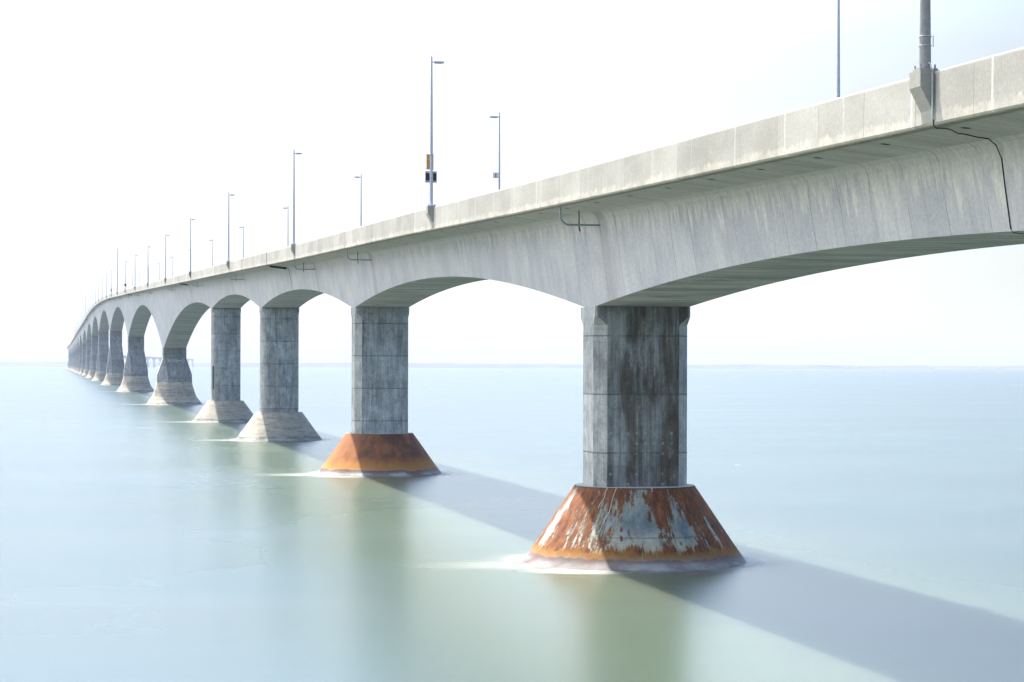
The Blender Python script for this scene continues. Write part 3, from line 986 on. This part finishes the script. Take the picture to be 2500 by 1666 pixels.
cable = MB()
cy = LAMP_L[0] - .48
path = [P(cy, -5.54, ZT(cy) - 1.36), P(cy, -5.55, ZT(cy) - 1.50), P(cy, -5.47, ZT(cy) - 1.60),
        on_section(cy - .05, .1, .05), on_section(cy + .3, .24, .02), on_section(cy + .7, .42, .05), on_section(cy + .9, .55, .02), on_section(cy + 1.05, .75, .04),
        on_section(cy + 1.25, .95, .02), on_section(cy + 1.3, 1.06, .02), on_section(cy + 1.36, 1.2, .02), on_section(cy + 1.45, 1.5, .02), on_section(cy + 1.5, 1.75, .02),
        on_section(cy + 1.55, 1.97, .02), on_section(cy + 1.5, 2.008, .04), on_section(cy + 1.0, 2.02, .09), on_section(cy + .4, 2.03, .07), on_section(cy - .3, 2.03, .03), on_section(cy - 1.5, 2.05, .06), on_section(cy - 3.0, 2.06, .03), on_section(cy - 6, 2.1, .03)]
cable.tube(path, .018, 8)
co = cable.build('cable', M['cable'], None, smooth=True)
tag(co, 'thin black cable hanging from the nearest bracket over the underside and down the girder', 'cable')

# ------------------------------------------------------------------ SEA
def mat_water():
    mt, n, b = new_mat('sea_water')
    p, X, Y, Z = n.pos()
    a = n.noise(n.vec(n.mul(X, .02), n.mul(Y, .035)), 1, 4, .55)
    off = n.m('ABSOLUTE', n.add(X, n.add(n.mul(Y, .2087), -27.0)))      # distance from the bridge's line
    silt = n.mul(n.sstep(n.add(off, n.mul(n.sub(a, .5), 26.0)), 26.0, 2.0), n.sstep(Y, 700.0, 150.0))
    c = n.mix(silt, n.mix(n.lin(a, .35, .65), (.032, .058, .058), (.043, .072, .070)), n.mix(n.lin(a, .35, .65), (.064, .092, .062), (.084, .108, .072)))
    st = n.noise(n.vec(n.mul(X, .008), n.mul(Y, .05), 4.0), 1, 2, .5)
    c = n.mix(n.lin(st, .45, .7, 0, .3), c, (.075, .095, .08))
    # foam drawn out by the long exposure where the swell runs past the piers
    foam = None
    fn = n.noise(n.vec(n.mul(X, .25), n.mul(Y, .9), 2.0), 1, 5, .6)
    for i in range(1, 9):
        y = PIERS[i]; x = PX(y)
        r = 5.8 if i < FIRST_MAIN else 7.0
        dx = n.sub(X, x); dy = n.sub(Y, y)
        d = n.m('SQRT', n.add(n.mul(dx, dx), n.mul(dy, dy)))
        ring = n.sstep(d, r + 1.4, r - .2, 0, .22)
        # tail towards the left
        ex = n.m('DIVIDE', n.add(dx, r + .2), n.mn(n.add(n.mul(n.sstep(dx, -r + 1.5, -r - 2.5), 3.4), 3.2), 7.0))
        ey = n.m('DIVIDE', n.add(dy, 2.8), 3.6)
        e = n.m('SQRT', n.add(n.mul(ex, ex), n.mul(ey, ey)))
        tail = n.sstep(e, 1.0, .0, 0, .22 if i < 2 else .36)
        fx = n.m('DIVIDE', n.add(dx, 3.0), 3.6); fy = n.m('DIVIDE', n.add(dy, r - .2), 2.4)
        e2 = n.m('SQRT', n.add(n.mul(fx, fx), n.mul(fy, fy)))
        fr = n.sstep(e2, 1.0, .0, 0, .75)
        f = n.mx(ring, n.mx(tail, fr))
        foam = f if foam is None else n.mx(foam, f)
    foam = n.mul(foam, n.lin(fn, .25, .65, .55, 1.0))
    c = n.mix(foam, c, (.78, .76, .70))
    n.link(c, b.inputs['Base Color'])
    n.link(n.add(n.lin(a, .3, .7, .235, .275), n.mul(foam, .5)), b.inputs['Roughness'])
    n.link(n.lin(Y, 300.0, 430.0, 1.0, 0.0), b.inputs['Subsurface Weight'])
    b.inputs['Subsurface Radius'].default_value = (.7, 1.2, .9)
    b.inputs['Subsurface Scale'].default_value = 13.0
    b.inputs['IOR'].default_value = 1.33
    b.inputs['Specular IOR Level'].default_value = .5
    return mt

def build_sea():
    near = [8.0 * k for k in range(-30, 31)]
    far = [320, 400, 520, 700, 950, 1250, 1600, 2050, 2600, 3300, 4100, 5000, 6000, 7000, 8000, 9000, 10000, 11000, 12000, 13000, 14500, 16500]
    xs = [-v for v in far[::-1]] + near + far
    ys = [-v for v in far[::-1]] + [8.0 * k for k in range(-30, 58)] + [520, 620, 760] + far[4:]
    v = [(x, y, sea(x, y)) for y in ys for x in xs]
    n = len(xs); f = []
    for j in range(len(ys) - 1):
        for i in range(n - 1):
            f.append((j * n + i, j * n + i + 1, (j + 1) * n + i + 1, (j + 1) * n + i))
    o = make('sea', v, f, [mat_water()], None, None, None, True)
    tag(o, 'calm pale green and blue sea smoothed by a long exposure', 'sea', None, 'structure')
build_sea()

# ------------------------------------------------------------------ foam smoothed by the long exposure, washing up the cones
def mat_foam():
    mt, n, b = new_mat('foam_wash')
    uv, u, v = n.uv()          # v carries the opacity of each ring
    p, X, Y, Z = n.pos()
    fn = n.noise(n.vec(n.mul(X, .35), n.mul(Y, .35), n.mul(Z, .6)), 1, 4, .6)
    al = n.mul(v, n.lin(fn, .36, .64, .25, 1.15))
    b.inputs['Base Color'].default_value = (.62, .66, .66, 1)
    b.inputs['Roughness'].default_value = .9
    b.inputs['Specular IOR Level'].default_value = .1
    n.link(al, b.inputs['Alpha'])
    return mt

def build_foam():
    mb = MB()
    for i in range(1, 10):
        y = PIERS[i]; x = PX(y); s0 = sea(x, y)
        if i < FIRST_MAIN: cone = lambda z: 5.80 - .735 * z
        else: cone = lambda z: 6.98 - .76 * z
        prof = [(cone(0) + 2.6, .012, 0.0), (cone(0) + 1.1, .03, .12), (cone(0) + .2, .09, .46), (cone(.22) + .06, .22, .48), (cone(.42) + .05, .42, .20), (cone(.75) + .04, .75, 0.0)]
        rings, uvv = [], []
        N = 64
        for r, z, a in prof:
            rings.append([(x + r * math.cos(-2 * math.pi * j / N), y + r * math.sin(-2 * math.pi * j / N), s0 + z) for j in range(N)])
        mb.grid(rings[::-1], [[j * .1 for j in range(N + 1)]] * len(prof), lambda ii, jj: prof[len(prof) - 1 - ii][2], 0)
    o = mb.build('foam', mat_foam(), None, True)
    tag(o, 'soft white foam washing round the feet of the piers', 'foam', None, 'stuff')
build_foam()

# ------------------------------------------------------------------ far shore
def mat_land():
    mt, n, b = new_mat('wooded_shore')
    p, X, Y, Z = n.pos()
    a = n.noise(n.scaled(p, .004, .002, .02), 1, 6, .6)
    c = n.mix(n.lin(a, .4, .6), (.05, .065, .05), (.11, .115, .08))
    finish(n, b, c, .95)
    return mt

def build_hills():
    v, f = [], []
    nx = 260
    rows = [(12700, 0.0), (12760, .3), (12900, .75), (13200, 1.0), (14200, .9), (15500, .5)]
    prof = hermite([-6000, -3600, -2900, -2200, -1500, -600, 0, 900, 1500, 1800, 2100, 2600, 3000, 4200, 7000],
                   [29, 30, 31, 29, 27.5, 29, 27, 24.5, 26, 24.5, 21.5, 21.5, 23, 25, 25])
    for i in range(nx + 1):
        x = -6500 + 13500 * i / nx
        h = prof(x) + 1.2 * math.sin(x * .011) + .9 * math.sin(x * .031 + 1) + random.uniform(-.5, .5)
        for y, k in rows:
            s = sea(x, y)
            v.append((x, y, s - .4 + h * k))
    m_ = len(rows)
    for i in range(nx):
        for j in range(m_ - 1):
            a = i * m_ + j
            f.append((a, a + m_, a + m_ + 1, a + 1))
    o = make('hills', v, f, [mat_land()], None, None, None, True)
    tag(o, 'low hazy blue wooded shore along the whole horizon', 'hills', None, 'structure')
build_hills()

# a few white houses on the far shore, right of the nearest pier
HX = [(1922, 'leftmost white house on the far shore, right of the nearest pier'),
      (2067, 'white house on the far shore, left one of a close pair'),
      (2089, 'white house on the far shore, right one of a close pair'),
      (2273, 'wide white house on the far shore, between the close pair and the right edge'),
      (2393, 'small white house on the far shore, second from the right edge'),
      (2436, 'small white house on the far shore, nearest the right edge of the photo')]
M['house'] = plain('white_house_wall', (.8, .8, .78), .8)
M['roof'] = plain('grey_house_roof', (.35, .35, .36), .8)
for px, lab in HX:
    y = 12735.0; x = (px - 1250) / 5400 * y
    z = sea(x, y) + 4.5
    w = 14 if 'wide' in lab else 8
    h = empty('house', (x, y, z)); tag(h, lab, 'house', 'white houses on the far shore')
    mb = MB(); mb.box((0, 0, 3), (1, 0, 0), (0, 1, 0), (0, 0, 1), w, 6, 4); mb.build('wall', M['house'], h)
    mb = MB()
    q = [(-w - .5, -6.6, 7), (w + .5, -6.6, 7), (w + .5, 0, 11), (-w - .5, 0, 11), (-w - .5, 6.6, 7), (w + .5, 6.6, 7)]
    mb.poly([q[0], q[1], q[2], q[3]]); mb.poly([q[3], q[2], q[5], q[4]]); mb.poly([q[0], q[3], q[4]]); mb.poly([q[1], q[5], q[2]]); mb.poly([q[0], q[4], q[5], q[1]])
    mb.build('roof', M['roof'], h)

# ------------------------------------------------------------------ haze
HAZE_DENSITY = 0.9e-4
def build_haze():
    mb = MB()
    mb.box((0, 0, 30), (1, 0, 0), (0, 1, 0), (0, 0, 1), 17500, 17500, 62)
    mt = bpy.data.materials.new('haze_air'); mt.use_nodes = True
    t = mt.node_tree
    t.nodes.remove(t.nodes['Principled BSDF'])
    vol = t.nodes.new('ShaderNodeVolumePrincipled')
    vol.inputs['Color'].default_value = (.52, .575, .70, 1)
    vol.inputs['Density'].default_value = HAZE_DENSITY
    vol.inputs['Anisotropy'].default_value = .2
    t.links.new(vol.outputs[0], t.nodes['Material Output'].inputs['Volume'])
    o = mb.build('haze', mt)
    tag(o, 'thin pale blue sea haze over the whole scene', 'haze', None, 'stuff')
build_haze()

# ------------------------------------------------------------------ light, sky, camera
SUN = Vector((-.25, .438, 1.0)).normalized()
el = math.asin(SUN.z); az = math.atan2(SUN.x, SUN.y)
sl = bpy.data.lights.new('sun', 'SUN'); sl.energy = 4.2; sl.angle = math.radians(.53); sl.color = (1, .945, .85)
so = bpy.data.objects.new('sun', sl); COL.objects.link(so)
so.rotation_euler = SUN.to_track_quat('Z', 'Y').to_euler()
so.location = (0, 0, 300)

w = bpy.data.worlds.new('World'); SC.world = w; w.use_nodes = True
n = NT(w.node_tree)
bg = w.node_tree.nodes['Background']
sky = n.node('ShaderNodeTexSky', sky_type='NISHITA')
sky.sun_disc = False; sky.sun_elevation = el; sky.sun_rotation = az
sky.air_density = 1.0; sky.dust_density = .4; sky.ozone_density = 1.2
tc = n.node('ShaderNodeTexCoord')
sp = n.node('ShaderNodeSeparateXYZ'); w.node_tree.links.new(tc.outputs['Generated'], sp.inputs[0])
# thin high cloud veil, denser low down and towards the left
cv = n.vec(n.mul(sp.outputs[0], 2.2), n.mul(sp.outputs[1], 2.2), n.mul(sp.outputs[2], 9.0))
cn = n.noise(cv, 1.0, 6, .55, .3)
x_, y_, z_ = sp.outputs
veil = n.mul(n.lin(z_, .09, .45, .92, .45), n.lin(z_, .45, .8, 1.0, .35))
veil = n.add(veil, n.add(n.mul(x_, n.lin(x_, -.02, .02, -.55, -1.1)), n.lin(cn, .35, .65, -.16, .16)))
veil = n.m('MAXIMUM', veil, n.lin(z_, .0, .09, 1.0, .0))
veil = n.mul(n.m('MAXIMUM', n.m('MINIMUM', veil, .96), .15), n.lin(y_, -.5, .4, .25, 1.0))
# thin cloud: brighter high up and on the sun's side, clear deep blue opposite the sun
kk = n.mul(n.mul(n.lin(z_, .12, .32, 2.85, 5.3), n.lin(z_, .42, .75, 1.0, .35)), n.mul(n.lin(x_, -.95, -.3, 3.7, 1.0), n.m('MAXIMUM', n.lin(x_, .05, .25, 1.0, .74), n.m('MAXIMUM', n.lin(z_, .06, .14, 1.0, .0), n.lin(z_, .17, .24)))))
white = n.mix(1.0, n.grey(kk), n.mix(n.mul(n.lin(z_, .14, .28), n.lin(x_, -.75, -.25)), (.98, .99, 1.0), (1.47, 1.98, 2.80)), 'MULTIPLY')
dim = n.mul(n.mul(n.lin(z_, .0, .35, .56, 1.0), n.lin(z_, .4, .75, 1.0, .45)), n.mul(n.lin(y_, -.4, .3, .55, 1.0), n.m('MAXIMUM', n.lin(x_, .02, .22, 1.0, .50), n.lin(z_, .17, .24))))
skc = n.mix(1.0, sky.outputs[0], n.grey(dim), 'MULTIPLY')
col = n.mix(veil, skc, white)
n.link(col, bg.inputs['Color'])
bg.inputs['Strength'].default_value = .12

cam = bpy.data.cameras.new('camera')
cam.sensor_width = 36; cam.lens = 5400 / 2500 * 36
cam.shift_y = 57 / 2500
cam.clip_end = 40000; cam.clip_start = .5
ob = bpy.data.objects.new('camera', cam); COL.objects.link(ob)
ob.location = (0, 0, CAM_H)
ob.rotation_mode = 'YXZ'
ob.rotation_euler = (math.radians(90), 0, 0)
ROLL = math.radians(.16)
from mathutils import Matrix
ob.rotation_mode = 'QUATERNION'
ob.rotation_quaternion = (Matrix.Rotation(math.radians(90), 4, 'X') @ Matrix.Rotation(ROLL, 4, 'Z')).to_quaternion()
SC.camera = ob

SC.view_settings.view_transform = 'Standard'
SC.view_settings.look = 'None'
SC.view_settings.gamma = 1
SC.view_settings.exposure = 1.65
SC.cycles.max_bounces = 8
SC.cycles.diffuse_bounces = 4
SC.cycles.volume_bounces = 0
SC.cycles.use_denoising = True
